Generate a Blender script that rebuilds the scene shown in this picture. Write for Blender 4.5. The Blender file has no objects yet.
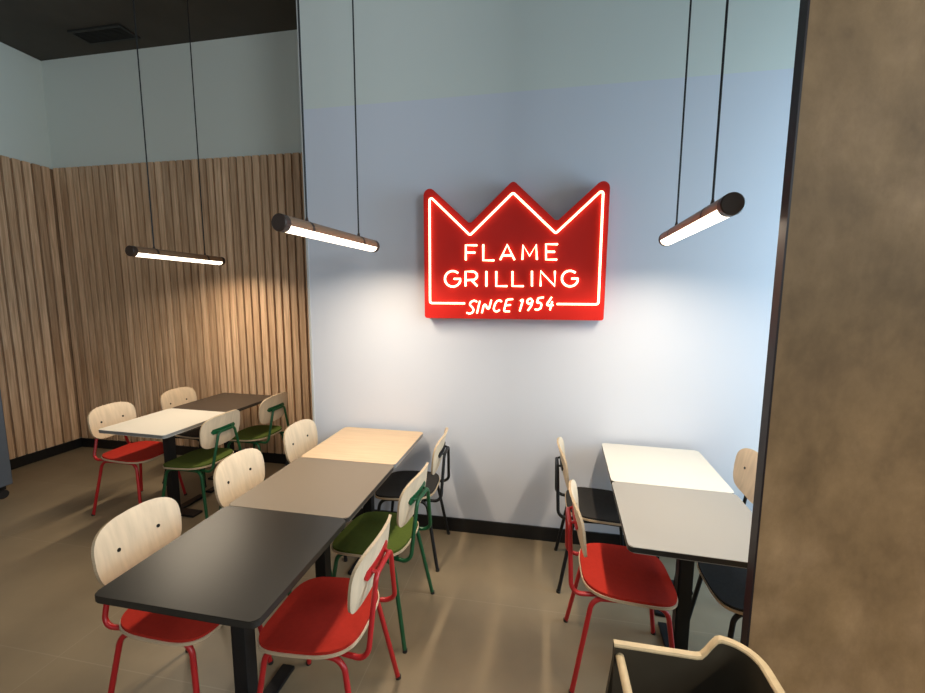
import bpy, bmesh, math, random
from mathutils import Vector, Matrix
random.seed(7)
PI = math.pi
SC = bpy.context.scene
COL = SC.collection

# ------------------------------------------------------------------ camera
F_PX, PITCH, ROLL, YAW, CAM_H = 416.83, 0.1212, 0.0041, 0.1841, 1.7025
cam_data = bpy.data.cameras.new('camera')
cam = bpy.data.objects.new('camera', cam_data)
COL.objects.link(cam)
cam_data.sensor_fit = 'HORIZONTAL'
cam_data.sensor_width = 36.0
cam_data.lens = F_PX / 925.0 * 36.0
cam_data.clip_start = 0.02
fwd = Vector((-math.sin(YAW) * math.cos(PITCH), math.cos(YAW) * math.cos(PITCH), -math.sin(PITCH)))
rgt = Vector((math.cos(YAW), math.sin(YAW), 0))
upv = rgt.cross(fwd)
r2 = math.cos(ROLL) * rgt + math.sin(ROLL) * upv
u2 = -math.sin(ROLL) * rgt + math.cos(ROLL) * upv
M3 = Matrix((r2, u2, -fwd)).transposed()
cam.matrix_world = Matrix.Translation((0, 0, CAM_H)) @ M3.to_4x4()
SC.camera = cam

# ------------------------------------------------------------------ world, daylight, exposure
w = bpy.data.worlds.new('sky')
SC.world = w
w.use_nodes = True
bg = w.node_tree.nodes['Background']
bg.inputs[0].default_value = (0.55, 0.75, 1.0, 1)
bg.inputs[1].default_value = 0.6
vs = SC.view_settings
vs.view_transform = 'Standard'
vs.look = 'None'
vs.exposure = 0.0
vs.gamma = 1.0
vs.use_curve_mapping = False


def area(name, loc, direction, sx, sy, power, color):
    d = bpy.data.lights.new(name, 'AREA')
    d.shape = 'RECTANGLE'
    d.size, d.size_y = sx, sy
    d.energy = power
    d.color = color
    o = bpy.data.objects.new(name, d)
    COL.objects.link(o)
    o.location = loc
    o.rotation_euler = Vector(direction).to_track_quat('-Z', 'Y').to_euler()
    return o


# side window daylight behind the partition, plus two added fill lights behind the camera
area('daylight_side_window', (2.99, 2.03, 1.75), (-1, 0, 0), 1.05, 2.36, 105, (0.53, 0.80, 1.0))
area('added_fill_rear', (-1.6, -3.45, 3.0), (0, 1, 0), 5.6, 1.5, 26, (0.88, 0.97, 1.0))  # added cool fill from high behind the camera, for the upper walls
area('added_fill_front_side', (2.99, -1.75, 2.95), (-1, 0, 0), 2.1, 1.6, 125, (0.86, 0.96, 1.0))  # added fill from the right, brightens the left wall and its slats
LAMP_STRENGTH = 5.0      # brightness of the visible diffuser
LAMP_POWER = 17.0        # what each tube throws down
LAMP_SPREAD = math.radians(161)
LAMP_COLOR = (1.0, 0.84, 0.63)

# ------------------------------------------------------------------ materials


def mat(name, color, rough=0.5, metal=0.0, spec=0.5, noise=0.0, nscale=8.0, bump=0.0, bscale=200.0, stretch=(1, 1, 1), detail=4):
    m = bpy.data.materials.new(name)
    m.use_nodes = True
    nt = m.node_tree
    b = nt.nodes['Principled BSDF']
    b.inputs['Base Color'].default_value = (*color, 1)
    b.inputs['Roughness'].default_value = rough
    b.inputs['Metallic'].default_value = metal
    b.inputs['Specular IOR Level'].default_value = spec
    if noise or bump:
        tc = nt.nodes.new('ShaderNodeTexCoord')
        mp = nt.nodes.new('ShaderNodeMapping')
        mp.inputs['Scale'].default_value = stretch
        nt.links.new(tc.outputs['Object'], mp.inputs['Vector'])
    if noise:
        n = nt.nodes.new('ShaderNodeTexNoise')
        n.inputs['Scale'].default_value = nscale
        n.inputs['Detail'].default_value = detail
        nt.links.new(mp.outputs[0], n.inputs['Vector'])
        r = nt.nodes.new('ShaderNodeValToRGB')
        r.color_ramp.elements[0].position = 0.3
        r.color_ramp.elements[1].position = 0.7
        r.color_ramp.elements[0].color = (*[c * (1 - noise) for c in color], 1)
        r.color_ramp.elements[1].color = (*[min(1, c * (1 + noise)) for c in color], 1)
        nt.links.new(n.outputs['Fac'], r.inputs[0])
        nt.links.new(r.outputs[0], b.inputs['Base Color'])
    if bump:
        n2 = nt.nodes.new('ShaderNodeTexNoise')
        n2.inputs['Scale'].default_value = bscale
        nt.links.new(mp.outputs[0], n2.inputs['Vector'])
        bp = nt.nodes.new('ShaderNodeBump')
        bp.inputs['Strength'].default_value = bump
        bp.inputs['Distance'].default_value = 0.002
        nt.links.new(n2.outputs['Fac'], bp.inputs['Height'])
        nt.links.new(bp.outputs[0], b.inputs['Normal'])
    return m


def emis(name, color, strength):
    m = bpy.data.materials.new(name)
    m.use_nodes = True
    b = m.node_tree.nodes['Principled BSDF']
    b.inputs['Base Color'].default_value = (0.9, 0.88, 0.85, 1)
    b.inputs['Emission Color'].default_value = (*color, 1)
    b.inputs['Emission Strength'].default_value = strength
    return m


M = {}
M['green_grey_paint'] = mat('green_grey_paint', (0.66, 0.70, 0.655), 0.75, bump=0.05, bscale=300)
M['ceiling_paint'] = mat('ceiling_paint', (0.060, 0.053, 0.042), 0.85, noise=0.15, nscale=2)
M['black_skirting'] = mat('black_skirting', (0.008, 0.008, 0.009), 0.35)
M['black_metal'] = mat('black_metal', (0.008, 0.008, 0.009), 0.42, spec=0.35, bump=0.05)
M['red_metal'] = mat('red_metal', (0.42, 0.012, 0.014), 0.35)
M['green_metal'] = mat('green_metal', (0.006, 0.075, 0.026), 0.35)
M['red_fabric'] = mat('red_fabric', (0.365, 0.019, 0.010), 0.9, spec=0.2, noise=0.06, nscale=60, bump=0.25, bscale=900)
M['green_fabric'] = mat('green_fabric', (0.066, 0.094, 0.014), 0.9, spec=0.2, noise=0.08, nscale=60, bump=0.25, bscale=900)
M['black_fabric'] = mat('black_fabric', (0.030, 0.028, 0.027), 0.9, spec=0.2, noise=0.08, nscale=60, bump=0.25, bscale=900)
M['birch_ply'] = mat('birch_ply', (0.64, 0.50, 0.35), 0.5, spec=0.35, noise=0.10, nscale=5, stretch=(6, 7, 0.6), detail=6)
M['ply_edge'] = mat('ply_edge', (0.50, 0.37, 0.24), 0.6, noise=0.12, nscale=40, stretch=(1, 1, 12))
M['screw_metal'] = mat('screw_metal', (0.02, 0.018, 0.016), 0.4, metal=0.6)
M['black_top'] = mat('black_top', (0.009, 0.008, 0.007), 0.34, bump=0.06, bscale=500)
M['taupe_top'] = mat('taupe_top', (0.185, 0.146, 0.108), 0.45, bump=0.05, bscale=500)
M['dark_brown_top'] = mat('dark_brown_top', (0.050, 0.036, 0.027), 0.42, bump=0.05, bscale=500)
M['warm_grey_top'] = mat('warm_grey_top', (0.29, 0.268, 0.238), 0.5, bump=0.05, bscale=500)
M['white_top'] = mat('white_top', (0.64, 0.60, 0.53), 0.45, bump=0.05, bscale=500)
M['birch_top'] = mat('birch_top', (0.60, 0.43, 0.275), 0.42, noise=0.08, nscale=4, stretch=(1.0, 14, 4), detail=6)
M['dark_edge'] = mat('dark_edge', (0.020, 0.019, 0.018), 0.4)
M['grey_edge'] = mat('grey_edge', (0.26, 0.26, 0.26), 0.35, metal=0.3)
M['bronze_tube'] = mat('bronze_tube', (0.30, 0.17, 0.095), 0.42, metal=0.35)
M['lamp_cap'] = mat('lamp_cap', (0.040, 0.022, 0.015), 0.45)
M['cable'] = mat('cable', (0.010, 0.010, 0.011), 0.5)
M['lamp_diffuser'] = emis('lamp_diffuser', LAMP_COLOR, LAMP_STRENGTH)
M['sign_red'] = mat('sign_red', (0.64, 0.016, 0.010), 0.5, spec=0.2)
M['neon'] = emis('neon', (1.0, 0.79, 0.42), 3.0)
M['blue_grey_laminate'] = mat('blue_grey_laminate', (0.085, 0.10, 0.125), 0.5, noise=0.05)
M['high_chair_face'] = mat('high_chair_face', (0.050, 0.040, 0.027), 0.6, spec=0.25, noise=0.1, nscale=6)
M['high_chair_edge'] = mat('high_chair_edge', (0.62, 0.48, 0.29), 0.55, noise=0.08, nscale=30)
M['partition_trim'] = mat('partition_trim', (0.016, 0.010, 0.012), 0.45, spec=0.3)
M['bead_metal'] = mat('bead_metal', (0.55, 0.55, 0.54), 0.4)
M['vent_metal'] = mat('vent_metal', (0.016, 0.015, 0.013), 0.6)
M['frame_white'] = mat('frame_white', (0.5, 0.5, 0.5), 0.5)


def m_glass():
    m = bpy.data.materials.new('window_glass')
    m.use_nodes = True
    nt = m.node_tree
    nt.nodes.clear()
    o = nt.nodes.new('ShaderNodeOutputMaterial')
    t = nt.nodes.new('ShaderNodeBsdfTransparent')
    g = nt.nodes.new('ShaderNodeBsdfGlossy')
    g.inputs['Roughness'].default_value = 0.05
    mx = nt.nodes.new('ShaderNodeMixShader')
    mx.inputs[0].default_value = 0.06
    nt.links.new(t.outputs[0], mx.inputs[1])
    nt.links.new(g.outputs[0], mx.inputs[2])
    nt.links.new(mx.outputs[0], o.inputs[0])
    return m


M['window_glass'] = m_glass()
PAINT_LINE = 2.976


def m_two_tone():
    m = mat('two_tone_paint', (0.7, 0.7, 0.7), 0.7, bump=0.05, bscale=300)
    nt = m.node_tree
    b = nt.nodes['Principled BSDF']
    g = nt.nodes.new('ShaderNodeNewGeometry')
    s = nt.nodes.new('ShaderNodeSeparateXYZ')
    nt.links.new(g.outputs['Position'], s.inputs[0])
    gt = nt.nodes.new('ShaderNodeMath')
    gt.operation = 'GREATER_THAN'
    gt.inputs[1].default_value = PAINT_LINE
    nt.links.new(s.outputs['Z'], gt.inputs[0])
    mx = nt.nodes.new('ShaderNodeMixRGB')
    mx.inputs[1].default_value = (0.64, 0.66, 0.735, 1)
    mx.inputs[2].default_value = (0.66, 0.695, 0.660, 1)
    nt.links.new(gt.outputs[0], mx.inputs[0])
    nt.links.new(mx.outputs[0], b.inputs['Base Color'])
    return m


M['two_tone_paint'] = m_two_tone()


def m_slats():
    m = mat('slat_wood', (0.4, 0.25, 0.14), 0.42, spec=0.5)
    nt = m.node_tree
    b = nt.nodes['Principled BSDF']
    tc = nt.nodes.new('ShaderNodeTexCoord')
    g = nt.nodes.new('ShaderNodeNewGeometry')
    mp = nt.nodes.new('ShaderNodeMapping')
    mp.inputs['Scale'].default_value = (30, 30, 1.1)
    nt.links.new(tc.outputs['Object'], mp.inputs['Vector'])
    add = nt.nodes.new('ShaderNodeVectorMath')
    add.operation = 'ADD'
    sc = nt.nodes.new('ShaderNodeVectorMath')
    sc.operation = 'SCALE'
    sc.inputs['Scale'].default_value = 37.0
    cmb = nt.nodes.new('ShaderNodeCombineXYZ')
    nt.links.new(g.outputs['Random Per Island'], cmb.inputs[0])
    nt.links.new(g.outputs['Random Per Island'], cmb.inputs[2])
    nt.links.new(cmb.outputs[0], sc.inputs[0])
    nt.links.new(mp.outputs[0], add.inputs[0])
    nt.links.new(sc.outputs[0], add.inputs[1])
    n = nt.nodes.new('ShaderNodeTexNoise')
    n.inputs['Scale'].default_value = 2.2
    n.inputs['Detail'].default_value = 6
    n.inputs['Distortion'].default_value = 0.6
    nt.links.new(add.outputs[0], n.inputs['Vector'])
    r = nt.nodes.new('ShaderNodeValToRGB')
    r.color_ramp.elements[0].position = 0.32
    r.color_ramp.elements[1].position = 0.70
    r.color_ramp.elements[0].color = (0.47, 0.292, 0.172, 1)
    r.color_ramp.elements[1].color = (0.78, 0.560, 0.375, 1)
    nt.links.new(n.outputs['Fac'], r.inputs[0])
    # every slat its own tone
    r2_ = nt.nodes.new('ShaderNodeValToRGB')
    r2_.color_ramp.elements[0].color = (0.78, 0.73, 0.68, 1)
    r2_.color_ramp.elements[1].color = (1.12, 1.09, 1.06, 1)
    nt.links.new(g.outputs['Random Per Island'], r2_.inputs[0])
    mx = nt.nodes.new('ShaderNodeMixRGB')
    mx.blend_type = 'MULTIPLY'
    mx.inputs[0].default_value = 1
    nt.links.new(r.outputs[0], mx.inputs[1])
    nt.links.new(r2_.outputs[0], mx.inputs[2])
    nt.links.new(mx.outputs[0], b.inputs['Base Color'])
    return m


M['slat_wood'] = m_slats()
M['slat_backing'] = mat('slat_backing', (0.34, 0.20, 0.11), 0.7, noise=0.2, nscale=6)


def m_floor():
    m = mat('floor_tiles', (0.3, 0.25, 0.18), 0.42, spec=0.4)
    nt = m.node_tree
    b = nt.nodes['Principled BSDF']
    tc = nt.nodes.new('ShaderNodeTexCoord')
    mp = nt.nodes.new('ShaderNodeMapping')
    mp.inputs['Location'].default_value = (2.2, -1.40, 0)
    nt.links.new(tc.outputs['Object'], mp.inputs['Vector'])
    br = nt.nodes.new('ShaderNodeTexBrick')
    br.offset = 0.0
    br.inputs['Scale'].default_value = 1.0
    br.inputs['Brick Width'].default_value = 1.46
    br.inputs['Row Height'].default_value = 0.73
    br.inputs['Mortar Size'].default_value = 0.0025
    br.inputs['Mortar Smooth'].default_value = 0.3
    br.inputs['Color1'].default_value = (0.245, 0.187, 0.118, 1)
    br.inputs['Color2'].default_value = (0.260, 0.200, 0.129, 1)
    br.inputs['Mortar'].default_value = (0.29, 0.232, 0.16, 1)
    nt.links.new(mp.outputs[0], br.inputs['Vector'])
    n = nt.nodes.new('ShaderNodeTexNoise')
    n.inputs['Scale'].default_value = 3.0
    n.inputs['Detail'].default_value = 8
    nt.links.new(tc.outputs['Object'], n.inputs['Vector'])
    r = nt.nodes.new('ShaderNodeValToRGB')
    r.color_ramp.elements[0].position = 0.3
    r.color_ramp.elements[1].position = 0.7
    r.color_ramp.elements[0].color = (0.86, 0.86, 0.86, 1)
    r.color_ramp.elements[1].color = (1.08, 1.08, 1.08, 1)
    nt.links.new(n.outputs['Fac'], r.inputs[0])
    mx = nt.nodes.new('ShaderNodeMixRGB')
    mx.blend_type = 'MULTIPLY'
    mx.inputs[0].default_value = 1
    nt.links.new(br.outputs['Color'], mx.inputs[1])
    nt.links.new(r.outputs[0], mx.inputs[2])
    nt.links.new(mx.outputs[0], b.inputs['Base Color'])
    return m


M['floor_tiles'] = m_floor()


def m_concrete():
    m = mat('brown_concrete', (0.3, 0.22, 0.13), 0.6, spec=0.3, bump=0.12, bscale=60)
    nt = m.node_tree
    b = nt.nodes['Principled BSDF']
    tc = nt.nodes.new('ShaderNodeTexCoord')

    def nz(scale, detail, stretch, loc=(0, 0, 0), dist=0.0):
        mp = nt.nodes.new('ShaderNodeMapping')
        mp.inputs['Scale'].default_value = stretch
        mp.inputs['Location'].default_value = loc
        nt.links.new(tc.outputs['Object'], mp.inputs['Vector'])
        n = nt.nodes.new('ShaderNodeTexNoise')
        n.inputs['Scale'].default_value = scale
        n.inputs['Detail'].default_value = detail
        n.inputs['Roughness'].default_value = 0.62
        n.inputs['Distortion'].default_value = dist
        nt.links.new(mp.outputs[0], n.inputs['Vector'])
        return n
    n1 = nz(2.6, 12, (1, 1, 0.75), dist=0.15)
    r = nt.nodes.new('ShaderNodeValToRGB')
    e = r.color_ramp.elements
    e[0].position = 0.34
    e[0].color = (0.200, 0.122, 0.058, 1)
    e[1].position = 0.66
    e[1].color = (0.410, 0.262, 0.142, 1)
    k = e.new(0.5)
    k.color = (0.290, 0.180, 0.089, 1)
    nt.links.new(n1.outputs['Fac'], r.inputs[0])
    n2 = nz(7.5, 12, (1.1, 1.1, 0.6), (3, 1, 7), 0.2)
    r2_ = nt.nodes.new('ShaderNodeValToRGB')
    r2_.color_ramp.elements[0].position = 0.35
    r2_.color_ramp.elements[1].position = 0.62
    r2_.color_ramp.elements[0].color = (0.80, 0.79, 0.78, 1)
    r2_.color_ramp.elements[1].color = (1.08, 1.08, 1.06, 1)
    nt.links.new(n2.outputs['Fac'], r2_.inputs[0])
    mx = nt.nodes.new('ShaderNodeMixRGB')
    mx.blend_type = 'MULTIPLY'
    mx.inputs[0].default_value = 1
    nt.links.new(r.outputs[0], mx.inputs[1])
    nt.links.new(r2_.outputs[0], mx.inputs[2])
    nt.links.new(mx.outputs[0], b.inputs['Base Color'])
    return m


M['brown_concrete'] = m_concrete()

# ------------------------------------------------------------------ mesh helpers


def link(name, bm, mats, parent=None, smooth=False):
    bmesh.ops.recalc_face_normals(bm, faces=bm.faces)
    me = bpy.data.meshes.new(name)
    bm.to_mesh(me)
    bm.free()
    if not isinstance(mats, (list, tuple)):
        mats = [mats]
    for m_ in mats:
        me.materials.append(m_)
    if smooth:
        me.polygons.foreach_set('use_smooth', [True] * len(me.polygons))
        try:
            me.set_sharp_from_angle(angle=math.radians(38))
        except Exception:
            pass
    o = bpy.data.objects.new(name, me)
    COL.objects.link(o)
    if parent:
        o.parent = parent
    return o


def box(bm, x0, x1, y0, y1, z0, z1, bev=0.0):
    vs_ = [bm.verts.new((x, y, z)) for z in (z0, z1) for y in (y0, y1) for x in (x0, x1)]
    f = [(0, 1, 3, 2), (4, 5, 7, 6), (0, 1, 5, 4), (2, 3, 7, 6), (0, 2, 6, 4), (1, 3, 7, 5)]
    fs = [bm.faces.new([vs_[i] for i in q]) for q in f]
    if bev:
        ed = list({e for q in fs for e in q.edges})
        bmesh.ops.bevel(bm, geom=ed, offset=bev, segments=2, affect='EDGES', profile=0.6)
    return bm


def tube(bm, path, r, seg=10, cap=True, flat=None):
    """round tube along a polyline; r a number or a list; flat=(a,b) for an elliptic section"""
    P = [Vector(p) for p in path]
    n = len(P)
    R_ = r if isinstance(r, (list, tuple)) else [r] * n
    T = []
    for i in range(n):
        a = P[max(0, i - 1)]
        b = P[min(n - 1, i + 1)]
        T.append((b - a).normalized())
    ref = Vector((0, 0, 1)) if abs(T[0].z) < 0.9 else Vector((1, 0, 0))
    nv = T[0].cross(ref).normalized()
    rings = []
    for i in range(n):
        nv = (nv - T[i] * nv.dot(T[i])).normalized()
        bv = T[i].cross(nv)
        rings.append([bm.verts.new(P[i] + R_[i] * (math.cos(2 * PI * k / seg) * nv + math.sin(2 * PI * k / seg) * bv)) for k in range(seg)])
    for i in range(n - 1):
        for k in range(seg):
            bm.faces.new((rings[i][k], rings[i][(k + 1) % seg], rings[i + 1][(k + 1) % seg], rings[i + 1][k]))
    if cap:
        for ring, t, rr, pt in ((rings[0], -T[0], R_[0], P[0]), (rings[-1], T[-1], R_[-1], P[-1])):
            c = bm.verts.new(pt + t * rr * 0.35)
            for k in range(seg):
                bm.faces.new((ring[k], ring[(k + 1) % seg], c))
    return bm


def fillet(pts, rad, seg=6, closed=False):
    """round the corners of a 2-D or 3-D polyline"""
    P = [Vector(p) for p in pts]
    n = len(P)
    out = []
    for i in range(n):
        rr = rad[i] if isinstance(rad, (list, tuple)) else rad
        if not closed and (i == 0 or i == n - 1) or rr <= 0:
            out.append(P[i])
            continue
        a, b, c = P[i - 1], P[i], P[(i + 1) % n]
        u = (a - b)
        v = (c - b)
        lu, lv = u.length, v.length
        u.normalize()
        v.normalize()
        ang = u.angle(v)
        if ang > PI - 0.02:
            out.append(b)
            continue
        d = min(rr / math.tan(ang / 2), lu * 0.49, lv * 0.49)
        rr2 = d * math.tan(ang / 2)
        bis = (u + v).normalized()
        cen = b + bis * (rr2 / math.sin(ang / 2))
        p0, p1 = b + u * d, b + v * d
        e0, e1 = p0 - cen, p1 - cen
        tot = e0.angle(e1)
        for k in range(seg + 1):
            t = k / seg
            s = math.sin(tot)
            if s < 1e-6:
                out.append(p0.lerp(p1, t))
            else:
                out.append(cen + (math.sin((1 - t) * tot) / s) * e0 + (math.sin(t * tot) / s) * e1)
    return out


def cyl(bm, c, r, h, axis='Z', seg=20, r2=None):
    """closed cylinder/cone from c along axis"""
    r2 = r if r2 is None else r2
    ax = {'X': Vector((1, 0, 0)), 'Y': Vector((0, 1, 0)), 'Z': Vector((0, 0, 1))}[axis] if isinstance(axis, str) else Vector(axis).normalized()
    a = ax.orthogonal().normalized()
    b = ax.cross(a)
    c = Vector(c)
    A = [bm.verts.new(c + r * (math.cos(2 * PI * k / seg) * a + math.sin(2 * PI * k / seg) * b)) for k in range(seg)]
    B = [bm.verts.new(c + ax * h + r2 * (math.cos(2 * PI * k / seg) * a + math.sin(2 * PI * k / seg) * b)) for k in range(seg)]
    bm.faces.new(A)
    bm.faces.new(B)
    for k in range(seg):
        bm.faces.new((A[k], A[(k + 1) % seg], B[(k + 1) % seg], B[k]))
    return bm


def shell(bm, half_a, half_b, expo, fn, thick, rings=9, seg=56, edge_mat=1, skew=None):
    """curved plate over a superellipse outline; fn(a,b)->(point, normal); thick grows along the normal"""
    top, bot = [], []

    def outline(th):
        c, s = math.cos(th), math.sin(th)
        a = math.copysign(abs(c) ** (2 / expo), c) * half_a
        b = math.copysign(abs(s) ** (2 / expo), s) * half_b
        return (a, b) if skew is None else skew(a, b)
    p0, n0 = fn(0, 0)
    ct, cb = bm.verts.new(p0 + n0 * thick), bm.verts.new(p0)
    for i in range(1, rings + 1):
        f_ = i / rings
        tr, brr = [], []
        for k in range(seg):
            a, b = outline(2 * PI * k / seg)
            p, nrm = fn(a * f_, b * f_)
            tr.append(bm.verts.new(p + nrm * thick))
            brr.append(bm.verts.new(p))
        top.append(tr)
        bot.append(brr)
    for k in range(seg):
        j = (k + 1) % seg
        bm.faces.new((ct, top[0][k], top[0][j]))
        bm.faces.new((cb, bot[0][j], bot[0][k]))
        for i in range(rings - 1):
            bm.faces.new((top[i][k], top[i + 1][k], top[i + 1][j], top[i][j]))
            bm.faces.new((bot[i][k], bot[i][j], bot[i + 1][j], bot[i + 1][k]))
        q = bm.faces.new((top[-1][k], bot[-1][k], bot[-1][j], top[-1][j]))
        q.material_index = edge_mat
    return bm


def extrude_outline(bm, pts, vec, mat_top=0, mat_side=0):
    """prism over a planar outline (3-D points) extruded by vec"""
    vec = Vector(vec)
    A = [bm.verts.new(Vector(p)) for p in pts]
    B = [bm.verts.new(Vector(p) + vec) for p in pts]
    f1 = bm.faces.new(A)
    f2 = bm.faces.new(B)
    f1.material_index = f2.material_index = mat_top
    n = len(A)
    for k in range(n):
        q = bm.faces.new((A[k], A[(k + 1) % n], B[(k + 1) % n], B[k]))
        q.material_index = mat_side
    return bm


def thing(name, label, cat, loc=(0, 0, 0), rotz=0, group=None):
    o = bpy.data.objects.new(name, None)
    o.empty_display_size = 0.1
    COL.objects.link(o)
    o.location = loc
    o.rotation_euler = (0, 0, rotz)
    o['label'] = label
    o['category'] = cat
    if group:
        o['group'] = group
    return o


def struct(name, bm, mats, parent=None, smooth=False):
    o = link(name, bm, mats, parent, smooth)
    if not parent:
        o['kind'] = 'structure'
    return o


def dup(root, loc, rotz, label):
    r = root.copy()
    COL.objects.link(r)
    r.location = loc
    r.rotation_euler = (0, 0, rotz)
    r['label'] = label
    for ch in list(root.children):
        c = ch.copy()
        COL.objects.link(c)
        c.parent = r
        for g in list(ch.children):
            d = g.copy()
            COL.objects.link(d)
            d.parent = c
    return r


# ------------------------------------------------------------------ the room
XL, XR, YR, YW, YS, ZC, XE = -5.03, 3.0, -3.5, 2.805, 3.66, 4.057, -1.663
ZS = 3.0
WT = 0.15

bm = box(bmesh.new(), XL - WT, XR + WT, YR - WT, YS + WT, -0.1, 0)
struct('floor', bm, M['floor_tiles'])
bm = box(bmesh.new(), XL - WT, XR + WT, YR - WT, YS + WT, ZC, ZC + 0.12)
struct('ceiling', bm, M['ceiling_paint'])


def slats(along, n, sign):
    """battens as one mesh, each batten an island; along = function(i) -> (x0,x1,y0,y1)"""
    b_ = bmesh.new()
    for i in range(n):
        x0, x1, y0, y1 = along(i)
        box(b_, x0, x1, y0, y1, 0.102, ZS, 0.003)
    return b_


PITCH_S, SW, SD = 0.083, 0.063, 0.024
BK = 0.012
wl = struct('wall_left', box(bmesh.new(), XL - WT, XL - BK - SD, YR, YS + WT, 0, ZC), M['green_grey_paint'])
# slat cladding of the left wall
bm = box(bmesh.new(), XL - BK - SD + 0.001, XL - SD, YR + 0.02, YS + SD + BK - 0.001, 0.102, ZS - 0.004)
struct('slat_backing', bm, M['slat_backing'], wl)
nL = int((YS - 0.05 - 0.5) / PITCH_S)
bm = slats(lambda i: (XL - SD, XL, YS - 0.020 - i * PITCH_S - SW, YS - 0.020 - i * PITCH_S), nL, 1)
struct('wooden_slats', bm, M['slat_wood'], wl)
wb = struct('wall_back', box(bmesh.new(), XL - BK - SD, XE + 0.10, YS + BK + SD, YS + WT + 0.05, 0, ZC), M['green_grey_paint'])
bm = box(bmesh.new(), XL - SD, XE + 0.09, YS + SD, YS + SD + BK - 0.001, 0.102, ZS - 0.004)
struct('slat_backing', bm, M['slat_backing'], wb)
nB = int((XE + 0.02 - XL) / PITCH_S)
bm = slats(lambda i: (XL + 0.012 + i * PITCH_S, XL + 0.012 + i * PITCH_S + SW, YS, YS + SD), nB + 1, 1)
struct('wooden_slats', bm, M['slat_wood'], wb)

# the projecting white wall with the sign
struct('wall_center', box(bmesh.new(), XE, XR + WT, YW, YS + BK + SD - 0.001, 0, ZC), M['two_tone_paint'])
struct('trim_1', box(bmesh.new(), XE - 0.006, XE + 0.010, YW - 0.004, YW + 0.012, 0.101, ZC), M['bead_metal'])
struct('baseboard_left', box(bmesh.new(), XL - SD, XL + 0.006, YR, YS - 0.007, 0, 0.10, 0.002), M['black_skirting'])
struct('baseboard_back', box(bmesh.new(), XL - SD, XE - 0.013, YS - 0.006, YS + SD, 0, 0.10, 0.002), M['black_skirting'])
struct('baseboard_center', box(bmesh.new(), XE - 0.012, XR, YW - 0.013, YW - 0.0005, 0, 0.10, 0.002), M['black_skirting'])
struct('baseboard_return', box(bmesh.new(), XE - 0.012, XE - 0.0005, YW - 0.0004, YS - 0.0065, 0, 0.10, 0.002), M['black_skirting'])

# right-hand window wall and rear wall, with high windows added for fill light
bm = bmesh.new()
box(bm, XR, XR + WT, YR, -2.9, 0, ZC)
box(bm, XR, XR + WT, -0.6, 1.45, 0, ZC)
box(bm, XR, XR + WT, -2.9, -0.6, 0, 2.05)
box(bm, XR, XR + WT, -2.9, -0.6, 3.85, ZC)
box(bm, XR, XR + WT, 2.62, YW, 0, ZC)
box(bm, XR, XR + WT, 1.45, 2.62, 0, 0.5)
box(bm, XR, XR + WT, 1.45, 2.62, 3.0, ZC)
struct('wall_right', bm, M['two_tone_paint'])
bm = bmesh.new()
for a in ((1.45, 1.50, 0.5, 3.0), (2.57, 2.62, 0.5, 3.0), (1.50, 2.57, 0.5, 0.55), (1.50, 2.57, 2.95, 3.0)):
    box(bm, XR + 0.02, XR + 0.10, *a)
wn = struct('window_1', bm, M['partition_trim'])
link('pane', box(bmesh.new(), XR + 0.055, XR + 0.061, 1.50, 2.57, 0.55, 2.95), M['window_glass'], wn)
bm = bmesh.new()
for a in ((-2.9, -2.85, 2.05, 3.85), (-0.65, -0.6, 2.05, 3.85), (-2.85, -0.65, 2.05, 2.10), (-2.85, -0.65, 3.80, 3.85)):
    box(bm, XR + 0.02, XR + 0.10, *a)
wn = struct('added_window_side', bm, M['partition_trim'])  # unseen high window, added to go with the side fill
link('pane', box(bmesh.new(), XR + 0.055, XR + 0.061, -2.85, -0.65, 2.10, 3.80), M['window_glass'], wn)
bm = bmesh.new()
box(bm, XL - WT, -4.5, YR - WT, YR, 0, ZC)
box(bm, 1.3, XR + WT, YR - WT, YR, 0, ZC)
box(bm, -4.5, 1.3, YR - WT, YR, 0, 2.15)
box(bm, -4.5, 1.3, YR - WT, YR, 3.85, ZC)
struct('wall_rear', bm, M['green_grey_paint'])
bm = bmesh.new()
for a in ((-4.5, -4.44, 2.15, 3.85), (1.24, 1.3, 2.15, 3.85), (-2.6, -2.54, 2.21, 3.79), (-0.66, -0.6, 2.21, 3.79), (-4.44, 1.24, 2.15, 2.21), (-4.44, 1.24, 3.79, 3.85)):
    box(bm, a[0], a[1], YR - 0.10, YR - 0.03, a[2], a[3])
wn = struct('added_window_rear', bm, M['partition_trim'])  # unseen high window band, added to go with the rear fill
for a, b in ((-4.44, -2.6), (-2.54, -0.66), (-0.6, 1.24)):
    link('pane', box(bmesh.new(), a, b, YR - 0.07, YR - 0.064, 2.21, 3.79), M['window_glass'], wn)

# the brown concrete-look partition on the right
PX, PY = 0.658, 1.32
pt = struct('wall_partition', box(bmesh.new(), PX + 0.006, XR, PY, PY + 0.036, 0, ZC), M['brown_concrete'])
link('edge_strip', box(bmesh.new(), PX, PX + 0.0055, PY - 0.001, PY + 0.037, 0, ZC), M['partition_trim'], pt)

# ceiling grille
v = thing('ceiling_vent', 'dark square air grille set in the black ceiling', 'vent', (-3.97, 3.44, ZC - 0.012))
bm = bmesh.new()
for a in ((-0.28, 0.28, -0.10, -0.075), (-0.28, 0.28, 0.075, 0.10), (-0.28, -0.255, -0.075, 0.075), (0.255, 0.28, -0.075, 0.075)):
    box(bm, *a, -0.004, 0.0119)
link('frame', bm, M['vent_metal'], v)
bm = bmesh.new()
for i in range(9):
    y = -0.066 + i * 0.0165
    box(bm, -0.255, 0.255, y - 0.003, y + 0.003, 0.001, 0.0118)
link('louvre', bm, M['vent_metal'], v)

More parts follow.
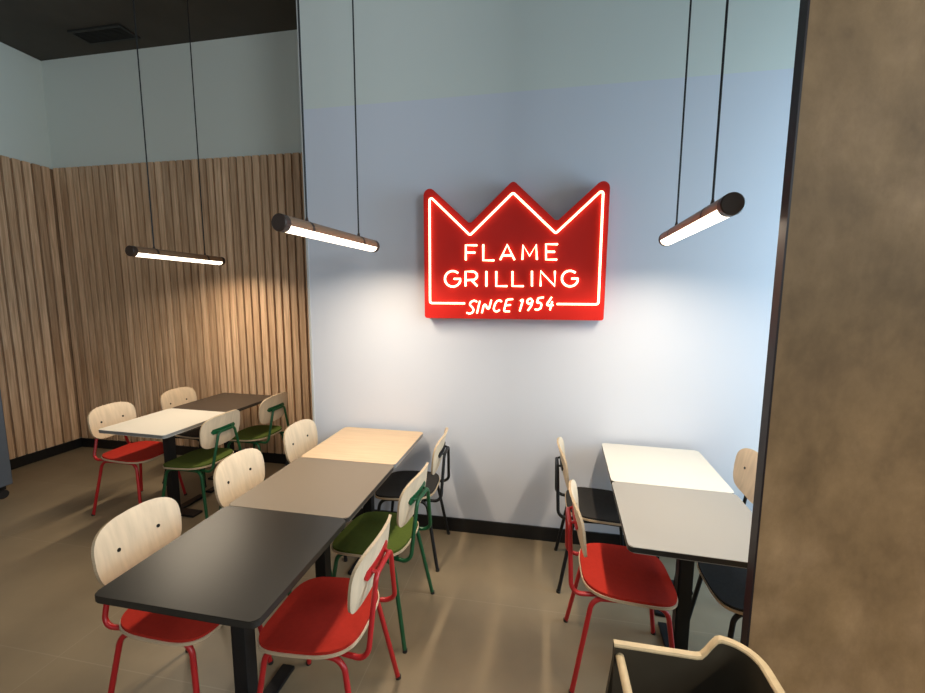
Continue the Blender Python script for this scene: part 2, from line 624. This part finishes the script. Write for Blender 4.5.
# ------------------------------------------------------------------ pendant lamps
LAMP_Z, LAMP_L, LAMP_R = 2.0, 0.87, 0.036


def make_lamp():
    t = thing('pendant_lamp', '', 'lamp', (0, 0, 0), 0, 'tube pendants over the table rows')
    h = LAMP_L / 2
    a0, a1 = math.radians(-163), math.radians(-17)       # lower arc left open for the diffuser
    # body: the upper part of the tube, an open gutter
    bm = bmesh.new()
    N = 28
    prof = [a1 + (2 * PI - (a1 - a0)) * k / N for k in range(N + 1)]
    ys = (-h + 0.012, h - 0.012)
    out = [[bm.verts.new((LAMP_R * math.cos(q), y, LAMP_R * math.sin(q))) for q in prof] for y in ys]
    inn = [[bm.verts.new(((LAMP_R - 0.003) * math.cos(q), y, (LAMP_R - 0.003) * math.sin(q))) for q in prof] for y in ys]
    for k in range(N):
        bm.faces.new((out[0][k], out[0][k + 1], out[1][k + 1], out[1][k]))
        bm.faces.new((inn[0][k], inn[0][k + 1], inn[1][k + 1], inn[1][k]))
    for e in (0, N):
        bm.faces.new((out[0][e], out[1][e], inn[1][e], inn[0][e]))
    link('tube_body', bm, M['bronze_tube'], t, True)
    # diffuser: the lower part, closed on top
    bm = bmesh.new()
    r = LAMP_R - 0.0012
    prof = [a0 + (a1 - a0) * k / 20 for k in range(21)]
    ys = (-h + 0.03, h - 0.03)
    rows = [[bm.verts.new((r * math.cos(q), y, r * math.sin(q))) for q in prof] for y in ys]
    for k in range(20):
        bm.faces.new((rows[0][k], rows[0][k + 1], rows[1][k + 1], rows[1][k]))
    for row_ in rows:
        bm.faces.new(row_)
    bm.faces.new((rows[0][0], rows[0][-1], rows[1][-1], rows[1][0]))
    link('diffuser', bm, M['lamp_diffuser'], t, True)
    d = bpy.data.lights.new('tube_light', 'AREA')
    d.shape = 'RECTANGLE'
    d.size, d.size_y = 0.050, 0.82
    d.energy = LAMP_POWER
    d.color = LAMP_COLOR
    d.spread = LAMP_SPREAD
    lo = bpy.data.objects.new('tube_light', d)
    COL.objects.link(lo)
    lo.parent = t
    lo.location = (0, 0, -LAMP_R - 0.001)
    for s in (-1, 1):
        bm = bmesh.new()
        y0 = s * h
        cyl(bm, (0, y0 - s * 0.034, 0), LAMP_R + 0.0008, s * 0.030, 'Y', 32)
        cyl(bm, (0, y0 - s * 0.004, 0), LAMP_R + 0.0008, s * 0.004, 'Y', 32, LAMP_R - 0.003)
        c = link('end_cap', bm, M['lamp_cap'], t, True)
        yc = s * 0.24
        bm = bmesh.new()
        cyl(bm, (0, yc, LAMP_R - 0.002), 0.009, 0.020, 'Z', 12, 0.005)
        bb = [(LAMP_R + 0.0012) * Vector((math.cos(q), 0, math.sin(q))) for q in [a1 + 0.05 + (PI - 2 * a1 - 0.1) * k / 20 for k in range(21)]]
        for k in range(20):
            p, q = bb[k], bb[k + 1]
            f = [bm.verts.new((p.x, yc - 0.009, p.z)), bm.verts.new((q.x, yc - 0.009, q.z)), bm.verts.new((q.x, yc + 0.009, q.z)), bm.verts.new((p.x, yc + 0.009, p.z))]
            bm.faces.new(f)
        bmesh.ops.remove_doubles(bm, verts=bm.verts, dist=1e-5)
        link('cable_grip', bm, M['lamp_cap'], t)
        bm = bmesh.new()
        tube(bm, [(0, yc, LAMP_R + 0.012), (0, yc, ZC - LAMP_Z - 0.02)], 0.0043, 8)
        link('cable', bm, M['cable'], t, True)
        bm = bmesh.new()
        cyl(bm, (0, yc, ZC - LAMP_Z - 0.0255), 0.025, 0.025, 'Z', 20)
        link('ceiling_cup', bm, M['cable'], t)
    return t


lamp = make_lamp()
lamp.location = (-1.040, 2.030, LAMP_Z)
lamp.rotation_euler = (0, 0, -0.07)
lamp['label'] = 'brown tube pendant over the long left table row, hanging left of the red sign'
dup(lamp, (0.617, 1.955, LAMP_Z), -0.04, 'brown tube pendant over the right-hand tables, hanging right of the red sign')
dup(lamp, (-2.798, 2.890, LAMP_Z), 0.012, 'brown tube pendant in front of the wooden slat wall over the rear tables')

dup(lamp, (1.55, -0.15, LAMP_Z), 0, 'added brown tube pendant behind the viewer, lighting the brown partition')  # extra unseen pendant, added to warm the partition face

# ------------------------------------------------------------------ crown sign


def SP(a, b, y=0.0):
    k = 1 + 1.15277e-4 * a - 7.4100e-5 * b
    return Vector(((-0.920795 + 1.655331e-3 * a + 4.3513e-5 * b) / k, y, (2.574407 + 2.03229e-4 * a - 1.797217e-3 * b) / k))


SY0, SY1 = YW - 0.095, YW - 0.022           # front and back of the panel
sign = thing('wall_sign', 'red crown-shaped wall sign with glowing white lettering on the white wall', 'sign', (SP(445, 608).x, SY1, SP(445, 608).z))
so = Vector(sign.location)


def sobj(name, bm, m_, smooth=False, parent=None):
    bmesh.ops.translate(bm, verts=bm.verts, vec=-so)
    o = link(name, bm, m_, sign if parent is None else parent, smooth)
    return o


pan = [(-0.763, 1.553), (-0.767, 2.440), (-0.460, 2.160), (-0.188, 2.418), (0.084, 2.160), (0.391, 2.440), (0.387, 1.553)]
pan = fillet([Vector((a, SY0, b)) for a, b in pan], [0.016, 0.040, 0.015, 0.024, 0.015, 0.040, 0.016], 8, True)
bm = bmesh.new()
extrude_outline(bm, pan, (0, SY1 - SY0, 0))
ed = [e for e in bm.edges if abs(e.verts[0].co.y - SY0) < 1e-5 and abs(e.verts[1].co.y - SY0) < 1e-5]
bmesh.ops.bevel(bm, geom=ed, offset=0.003, segments=2, affect='EDGES')
sobj('panel', bm, M['sign_red'], True)
for a, b in ((180, 560), (720, 560), (180, 300), (720, 280)):
    sobj('wall_spacer', cyl(bmesh.new(), SP(a, b, SY1 - 0.001), 0.018, YW - SY1 + 0.0005, 'Y', 16), M['black_metal'])
NY = SY0 - 0.012


def neon(name, strokes, r, fil=0.0):
    b_ = bmesh.new()
    for s in strokes:
        pts = [SP(a, b, NY) for a, b in s]
        tube(b_, pts, r, 10)
    return sobj(name, b_, M['neon'], True)


bord = fillet([Vector((a, NY, b)) for a, b in [(-0.488, 1.653), (-0.723, 1.653), (-0.723, 2.340), (-0.457, 2.087), (-0.187, 2.340), (0.080, 2.087), (0.350, 2.340), (0.350, 1.653), (0.100, 1.653)]],
              [0, 0.014, 0.012, 0.012, 0.014, 0.012, 0.012, 0.014, 0], 6)
sobj('neon_outline', tube(bmesh.new(), bord, 0.0068, 10), M['neon'], True)


def arc(cx, cy, rx, ry, a0, a1, n=18):
    """angles in degrees, 0 right, 90 up (picture up)"""
    return [(cx + rx * math.cos(math.radians(a0 + (a1 - a0) * k / n)), cy - ry * math.sin(math.radians(a0 + (a1 - a0) * k / n))) for k in range(n + 1)]


LT = 0.0066
FL = {
    'F': [[(254, 386), (254, 329), (297, 329)], [(254, 357), (290, 357)]],
    'L': [[(321, 326), (321, 387), (363, 387)]],
    'A': [[(386, 385), (413, 327), (441, 385)], [(397, 368), (431, 368)]],
    'M': [[(471, 384), (474, 328), (499, 370), (524, 327), (527, 384)]],
    'E': [[(607, 325), (562, 325), (562, 384), (604, 384)], [(562, 354), (596, 354)]],
}
GR = [
    [arc(204, 458, 30, 30, 48, 360) + [(208, 458)]],
    [[(253, 486), (253, 430), (278, 430)] + arc(280, 446, 17, 16, 80, -80, 10) + [(253, 463)], [(276, 463), (298, 486)]],
    [[(333, 429), (333, 487)]],
    [[(371, 429), (371, 486), (413, 486)]],
    [[(433, 429), (433, 486), (476, 486)]],
    [[(508, 428), (508, 486)]],
    [[(541, 486), (541, 428), (596, 486), (596, 428)]],
    [arc(654, 457, 31, 30, 48, 360) + [(660, 457)]],
]
for s in FL.values():
    neon('letter', s, LT)
for s in GR:
    neon('letter', s, LT)
SI = [
    [[(297, 546), (286, 541), (273, 547), (269, 557), (278, 566), (285, 577), (279, 588), (268, 592), (257, 588)]],
    [[(308, 543), (297, 590)]],
    [[(316, 589), (327, 542), (340, 587), (352, 539)]],
    [[(392, 546), (385, 540), (374, 543), (365, 557), (361, 573), (366, 583), (376, 583), (384, 577)]],
    [[(435, 536), (411, 538), (400, 583), (423, 583)], [(406, 560), (427, 558)]],
    [[(463, 543), (475, 534), (461, 582)]],
    [[(511, 543), (503, 533), (492, 538), (489, 549), (497, 555), (507, 549), (512, 538), (506, 560), (492, 580)]],
    [[(553, 529), (532, 532), (526, 551), (538, 549), (545, 556), (542, 570), (531, 577), (519, 575)]],
    [[(584, 528), (561, 561), (590, 559)], [(586, 545), (577, 578)]],
]
for s in SI:
    neon('letter', [[(p.x, p.y) for p in fillet([Vector((a, b, 0)) for a, b in q], 5, 4)] for q in s], 0.0058)

# ------------------------------------------------------------------ tables
TH = 0.745
TW, TD = 0.579, 0.590


def make_table(loc, rotz, top, edge, label, round_near=False, group=None, TW=0.579):
    t = thing('cafe_table', label, 'table', loc, rotz, group)
    hx, hy = TW / 2 - 0.001, TD / 2 - 0.0015
    rr = 0.022
    pts = fillet([Vector((-hx, -hy, TH - 0.025)), Vector((hx, -hy, TH - 0.025)), Vector((hx, hy, TH - 0.025)), Vector((-hx, hy, TH - 0.025))], rr, 6, True)
    bm = bmesh.new()
    extrude_outline(bm, pts, (0, 0, 0.025), 0, 1)
    ed = [e for e in bm.edges if abs(e.verts[0].co.z - e.verts[1].co.z) < 1e-6]
    bmesh.ops.bevel(bm, geom=ed, offset=0.0025, segments=2, affect='EDGES')
    tp = link('tabletop', bm, [M[top], M[edge]], t, True)
    bm = box(bmesh.new(), -0.20, 0.20, -0.20, 0.20, TH - 0.033, TH - 0.0252, 0.002)
    link('top_plate', bm, M['black_metal'], t)
    bm = bmesh.new()
    box(bm, -0.030, 0.030, -0.030, 0.030, 0.020, TH - 0.0332, 0.006)
    link('column', bm, M['black_metal'], t, True)
    bm = bmesh.new()
    box(bm, -0.030, 0.030, -0.265, 0.265, 0.003, 0.0195, 0.003)
    box(bm, -0.215, 0.215, -0.045, 0.045, 0.0032, 0.0192, 0.003)
    link('base', bm, M['black_metal'], t)
    return t


def row(x, y, rot, items, lab, TW=0.579):
    ca, sa = math.cos(rot), math.sin(rot)
    for j, (top, edge, label) in enumerate(items):
        lx, ly = TW / 2, (j + 0.5) * TD
        make_table((x + ca * lx - sa * ly, y + sa * lx + ca * ly, 0), rot, top, edge, label, group=lab, TW=TW)


row(-1.3950, 0.9900, -0.0056, [
    ('black_top', 'dark_edge', 'black square cafe table nearest the viewer in the long left row'),
    ('taupe_top', 'dark_edge', 'taupe cafe table in the middle of the long left row, behind the black one'),
    ('birch_top', 'grey_edge', 'pale birch-topped cafe table at the wall end of the long left row'),
], 'tables of the long left row', 0.597)
row(0.3563, 1.5953, -0.0512, [
    ('warm_grey_top', 'dark_edge', 'warm grey cafe table with dark edge, front one of the right-hand pair'),
    ('white_top', 'dark_edge', 'white cafe table against the white wall in the right-hand pair'),
], 'tables of the right-hand pair')
row(-3.0878, 2.350, -0.0308, [
    ('white_top', 'grey_edge', 'white cafe table with grey edge in the rear left corner'),
    ('dark_brown_top', 'dark_edge', 'dark brown cafe table against the wooden slat wall'),
], 'tables of the rear pair')

# ------------------------------------------------------------------ chairs  (front = +X)


def seat_fn(a, b):
    # gentle saddle: hollow across the rear, waterfall at the front
    def P(a, b):
        z = 0.437 + 0.16 * b * b - 0.06 * a * abs(a) * (1 if a > 0 else 0) * 2.2 + (0.10 * a * a if a < 0 else 0) - 0.008 * (a / 0.2)
        return Vector((a + 0.008, b, z))
    e = 1e-3
    n = (P(a + e, b) - P(a - e, b)).cross(P(a, b + e) - P(a, b - e)).normalized()
    return P(a, b), n


def back_fn(a, b):
    # a across (y), b up; concave towards the sitter, leaning back, with a soft S in profile
    def P(a, b):
        h = b / 0.125
        x = -0.212 - 0.020 * h - 0.010 * h * h * h + 0.80 * a * a * (0.75 + 0.2 * h)
        return Vector((x, a, 0.707 + b * 0.985))
    e = 1e-3
    n = (P(a + e, b) - P(a - e, b)).cross(P(a, b + e) - P(a, b - e)).normalized()
    return P(a, b), n


def make_chair(pad, metal):
    t = thing('cafe_chair', '', 'chair')
    bm = shell(bmesh.new(), 0.198, 0.200, 4.0, seat_fn, 0.011, skew=lambda a, b: (a, b * (1.0 - 0.10 * max(0, -a / 0.2) ** 2)))
    seat = link('seat', bm, [M['birch_ply'], M['ply_edge']], t, True)
    bm = shell(bmesh.new(), 0.194, 0.196, 4.0, lambda a, b: (seat_fn(a, b)[0] + seat_fn(a, b)[1] * 0.0112, seat_fn(a, b)[1]), 0.011, edge_mat=0,
               skew=lambda a, b: (a, b * (1.0 - 0.10 * max(0, -a / 0.2) ** 2)))
    ed = [e for e in bm.edges if len(e.link_faces) == 2 and e.calc_face_angle(0) > 1.0]
    bmesh.ops.bevel(bm, geom=ed, offset=0.004, segments=2, affect='EDGES')
    link('seat_pad', bm, M[pad], t, True)
    bm = shell(bmesh.new(), 0.190, 0.125, 3.8, back_fn, -0.011, skew=lambda a, b: (a * (1.0 - 0.05 * max(0, -b / 0.127)), b - 0.010 * (a / 0.19) ** 2 * (1 if b > 0 else 0)))
    link('backrest', bm, [M['birch_ply'], M['ply_edge']], t, True)
    for s in (-1, 1):
        p, n = back_fn(s * 0.088, 0.003)
        link('screw', cyl(bmesh.new(), p - n * 0.0005, 0.0075, 0.003, n, 14), M['screw_metal'], t)
    rt = 0.0105
    zu = 0.424
    for s in (-1, 1):
        for f in (1, -1):
            pth = fillet([(0.0, s * 0.150, zu), (f * 0.150, s * 0.158, zu - (0.004 if f > 0 else 0)), (0.205 if f > 0 else -0.225, s * 0.205, 0.008)], [0, 0.055, 0], 8)
            lg = link('leg', tube(bmesh.new(), pth, rt, 12), M[metal], t, True)
            link('foot_glide', cyl(bmesh.new(), (0.2063 if f > 0 else -0.2265, s * 0.2058, 0), 0.0118, 0.014, 'Z', 12), M['cable'], lg)
    # hoop that carries the backrest
    hp = [(0.02, -0.118, zu - 0.001), (-0.10, -0.128, zu - 0.001), (-0.238, -0.150, zu + 0.004), (-0.247, -0.076, 0.702),
          (-0.247, 0.076, 0.702), (-0.238, 0.150, zu + 0.004), (-0.10, 0.128, zu - 0.001), (0.02, 0.118, zu - 0.001)]
    hp = fillet(hp, [0, 0.02, 0.045, 0.035, 0.035, 0.045, 0.02, 0], 8)
    link('back_hoop', tube(bmesh.new(), hp, 0.0098, 12), M[metal], t, True)
    # flat bar bolted to the plywood, rounded ends, following its curve
    bm = bmesh.new()
    cols = []
    N = 16
    for i in range(N + 1):
        a = -0.112 + 0.224 * i / N
        q = abs(a) - 0.0940
        hh = 0.0185 if q <= 0 else math.sqrt(max(0.0185 ** 2 - q * q * 1.0, 1e-5))
        ring = []
        p, n = back_fn(a, 0.003)
        for dz, off in ((-hh, 0.0112), (hh, 0.0112), (hh, 0.0172), (-hh, 0.0172)):
            ring.append(bm.verts.new(p - n * off + Vector((0, 0, dz))))
        cols.append(ring)
    for i in range(N):
        for k in range(4):
            bm.faces.new((cols[i][k], cols[i][(k + 1) % 4], cols[i + 1][(k + 1) % 4], cols[i + 1][k]))
    bm.faces.new(cols[0])
    bm.faces.new(cols[-1])
    for s in (-1, 1):       # short welds from the bar to the hoop
        p, n = back_fn(s * 0.066, 0.003)
        tube(bm, [p - n * 0.016, (-0.246, s * 0.060, 0.702)], 0.007, 8)
    link('mounting_bar', bm, M[metal], t, True)
    return t


protos = {}


def chair(kind, x, y, rot, label, group):
    if kind not in protos:
        pad, metal = {'red': ('red_fabric', 'red_metal'), 'green': ('green_fabric', 'green_metal'), 'black': ('black_fabric', 'black_metal')}[kind]
        c = make_chair(pad, metal)
        protos[kind] = c
        c.location = (x, y, 0)
        c.rotation_euler = (0, 0, rot)
        c['label'] = label
    else:
        c = dup(protos[kind], (x, y, 0), rot, label)
    c['group'] = group
    return c


G1, G2, G3 = 'chairs of the long left row', 'chairs of the right-hand tables', 'chairs of the rear tables'
chair('red', -0.806, 1.385, PI + 0.02, 'red cafe chair with a plywood back, right side of the black table', G1)
chair('green', -0.810, 1.955, PI - 0.07, 'green-seated cafe chair right of the long row, between red and black chairs', G1)
chair('black', -0.825, 2.535, PI + 0.05, 'black-seated cafe chair at the white wall, right side of the birch table', G1)
chair('red', -1.392, 1.345, 0.03, 'red cafe chair at the left side of the black table nearest the viewer', G1)
chair('green', -1.405, 1.945, 0.02, 'cafe chair showing only its plywood back, left of the taupe table', G1)
chair('black', -1.400, 2.530, 0.0, 'cafe chair showing only its plywood back, left of the birch table', G1)
chair('red', 0.400, 1.870, 0.0, 'red cafe chair with a red seat pad beside the warm grey table', G2)
chair('black', 0.370, 2.495, 0.0, 'black-framed cafe chair at the white wall, left of the white table', G2)
chair('black', 0.965, 1.900, PI, 'black cafe chair half hidden by the brown partition, near right of the tables', G2)
chair('black', 0.985, 2.520, PI - 0.06, 'black cafe chair with plywood back peeking past the partition at the white wall', G2)
chair('red', -3.145, 2.685, 0.03, 'red cafe chair at the left of the white table by the slats', G3)
chair('black', -3.100, 3.260, 0.0, 'cafe chair with a plywood back, left of the dark brown table', G3)
chair('green', -2.538, 2.660, PI - 0.03, 'green cafe chair at the right side of the rear white table', G3)
chair('green', -2.520, 3.270, PI - 0.03, 'green cafe chair at the right side of the dark brown table', G3)

# ------------------------------------------------------------------ high chair in the foreground
hc = thing('high_chair', 'dark wooden child high chair with pale edges in front of the partition', 'high chair', (0.41, 0.98, 0))
ho = Vector(hc.location)
path2 = fillet([Vector((0.236, 1.168, 0)), Vector((0.590, 1.165, 0)), Vector((0.590, 0.795, 0)), Vector((0.236, 0.792, 0))], [0, 0.085, 0.085, 0], 14)
fine = []
for i in range(len(path2) - 1):
    a, b = path2[i], path2[i + 1]
    k = max(1, int((b - a).length / 0.012))
    for j in range(k):
        fine.append(a.lerp(b, j / k))
fine.append(path2[-1])


def rim_z(p):
    t = (p.x - 0.462) / 0.052
    t = min(1, max(0, t))
    t = t * t * (3 - 2 * t)
    return 0.700 + 0.062 * t


TT = 0.024
bm = bmesh.new()
bmr = bmesh.new()
prev = prevr = None
for i, p in enumerate(fine):
    d = (fine[min(i + 1, len(fine) - 1)] - fine[max(i - 1, 0)]).normalized()
    nrm = Vector((-d.y, d.x, 0))        # outwards
    zt = rim_z(p)
    flare = 0.0
    pin, pout = p - nrm * TT / 2, p + nrm * TT / 2
    ring = [bm.verts.new(v_ - ho) for v_ in (Vector((pin.x, pin.y, 0.40)), Vector((pout.x, pout.y, 0.40)), Vector((pout.x, pout.y, zt - 0.006)), Vector((pin.x, pin.y, zt - 0.006)))]
    q = [(-TT / 2, -0.006), (TT / 2, -0.006), (TT / 2, -0.002), (TT / 2 - 0.004, 0.002), (-TT / 2 + 0.004, 0.002), (-TT / 2, -0.002)]
    ringr = [bmr.verts.new(Vector((p.x, p.y, zt)) + nrm * o_ + Vector((0, 0, z_)) - ho) for o_, z_ in q]
    for B_, rg, pv in ((bm, ring, prev), (bmr, ringr, prevr)):
        if pv:
            n_ = len(rg)
            for k in range(n_):
                B_.faces.new((pv[k], pv[(k + 1) % n_], rg[(k + 1) % n_], rg[k]))
        else:
            B_.faces.new(rg)
    prev, prevr = ring, ringr
bm.faces.new(prev)
bmr.faces.new(prevr)
tubo = link('tub', bm, M['high_chair_face'], hc, True)
link('rim', bmr, M['high_chair_edge'], hc, True)


def hbox(name, a, m_, bev=0.003, parent=None):
    b_ = box(bmesh.new(), *a, bev)
    bmesh.ops.translate(b_, verts=b_.verts, vec=-ho)
    return link(name, b_, m_, parent or hc)


hbox('seat', (0.255, 0.575, 0.806, 1.154, 0.480, 0.500), M['high_chair_face'])
b_ = tube(bmesh.new(), [Vector((0.252, 1.155, 0.668)) - ho, Vector((0.252, 0.806, 0.668)) - ho], 0.012, 14)
link('front_rail', b_, M['high_chair_edge'], hc, True)
b_ = tube(bmesh.new(), [Vector((0.258, 0.98, 0.66)) - ho, Vector((0.264, 0.98, 0.50)) - ho], 0.011, 12)
link('crotch_post', b_, M['high_chair_edge'], hc, True)
for z in (0.640,):
    for y in (1.03, 0.93):
        hbox('strap_slot', (0.5765, 0.5785, y - 0.006, y + 0.006, z, z + 0.05), M['cable'], 0.0005)
for sx in (-1, 1):
    for sy in (-1, 1):
        x1, y1 = 0.413 + sx * 0.155, 0.98 + sy * 0.1878
        x0, y0 = 0.413 + sx * 0.225, 0.98 + sy * 0.225
        b_ = bmesh.new()
        R_ = 0.017
        top_ = [b_.verts.new(Vector((x1 + u_, y1 + v_, 0.69 if sx < 0 else 0.60)) - ho) for u_, v_ in ((-R_, -0.009), (R_, -0.009), (R_, 0.009), (-R_, 0.009))]
        bot_ = [b_.verts.new(Vector((x0 + u_, y0 + v_, 0.0)) - ho) for u_, v_ in ((-R_, -0.011), (R_, -0.011), (R_, 0.011), (-R_, 0.011))]
        b_.faces.new(top_)
        b_.faces.new(bot_)
        for k in range(4):
            b_.faces.new((top_[k], top_[(k + 1) % 4], bot_[(k + 1) % 4], bot_[k]))
        link('leg', b_, M['high_chair_face'], hc)

# ------------------------------------------------------------------ grey cabinet at the left edge
cb = thing('waste_cabinet', 'blue-grey cabinet on castors cut off by the left edge of the view', 'cabinet', (-4.62, 2.30, 0))
link('body', box(bmesh.new(), -0.32, 0.285, -0.30, 0.30, 0.115, 1.28, 0.006), M['blue_grey_laminate'], cb)
dr = link('door', box(bmesh.new(), -0.300, 0.265, -0.318, -0.3005, 0.14, 1.10, 0.004), M['blue_grey_laminate'], cb)
link('handle', box(bmesh.new(), 0.20, 0.22, -0.345, -0.3185, 0.60, 0.80, 0.004), M['black_metal'], dr)
link('top_panel', box(bmesh.new(), -0.325, 0.288, -0.318, 0.305, 1.2805, 1.305, 0.004), M['black_metal'], cb)
for sx in (-0.25, 0.235):
    for sy in (-0.24, 0.25):
        bm = cyl(bmesh.new(), (sx - 0.014, sy, 0.038), 0.038, 0.028, 'X', 20)
        c = link('castor', bm, M['cable'], cb)
        bm = box(bmesh.new(), sx - 0.022, sx + 0.022, sy - 0.018, sy + 0.018, 0.078, 0.1148, 0.002)
        link('fork', bm, M['black_metal'], c)
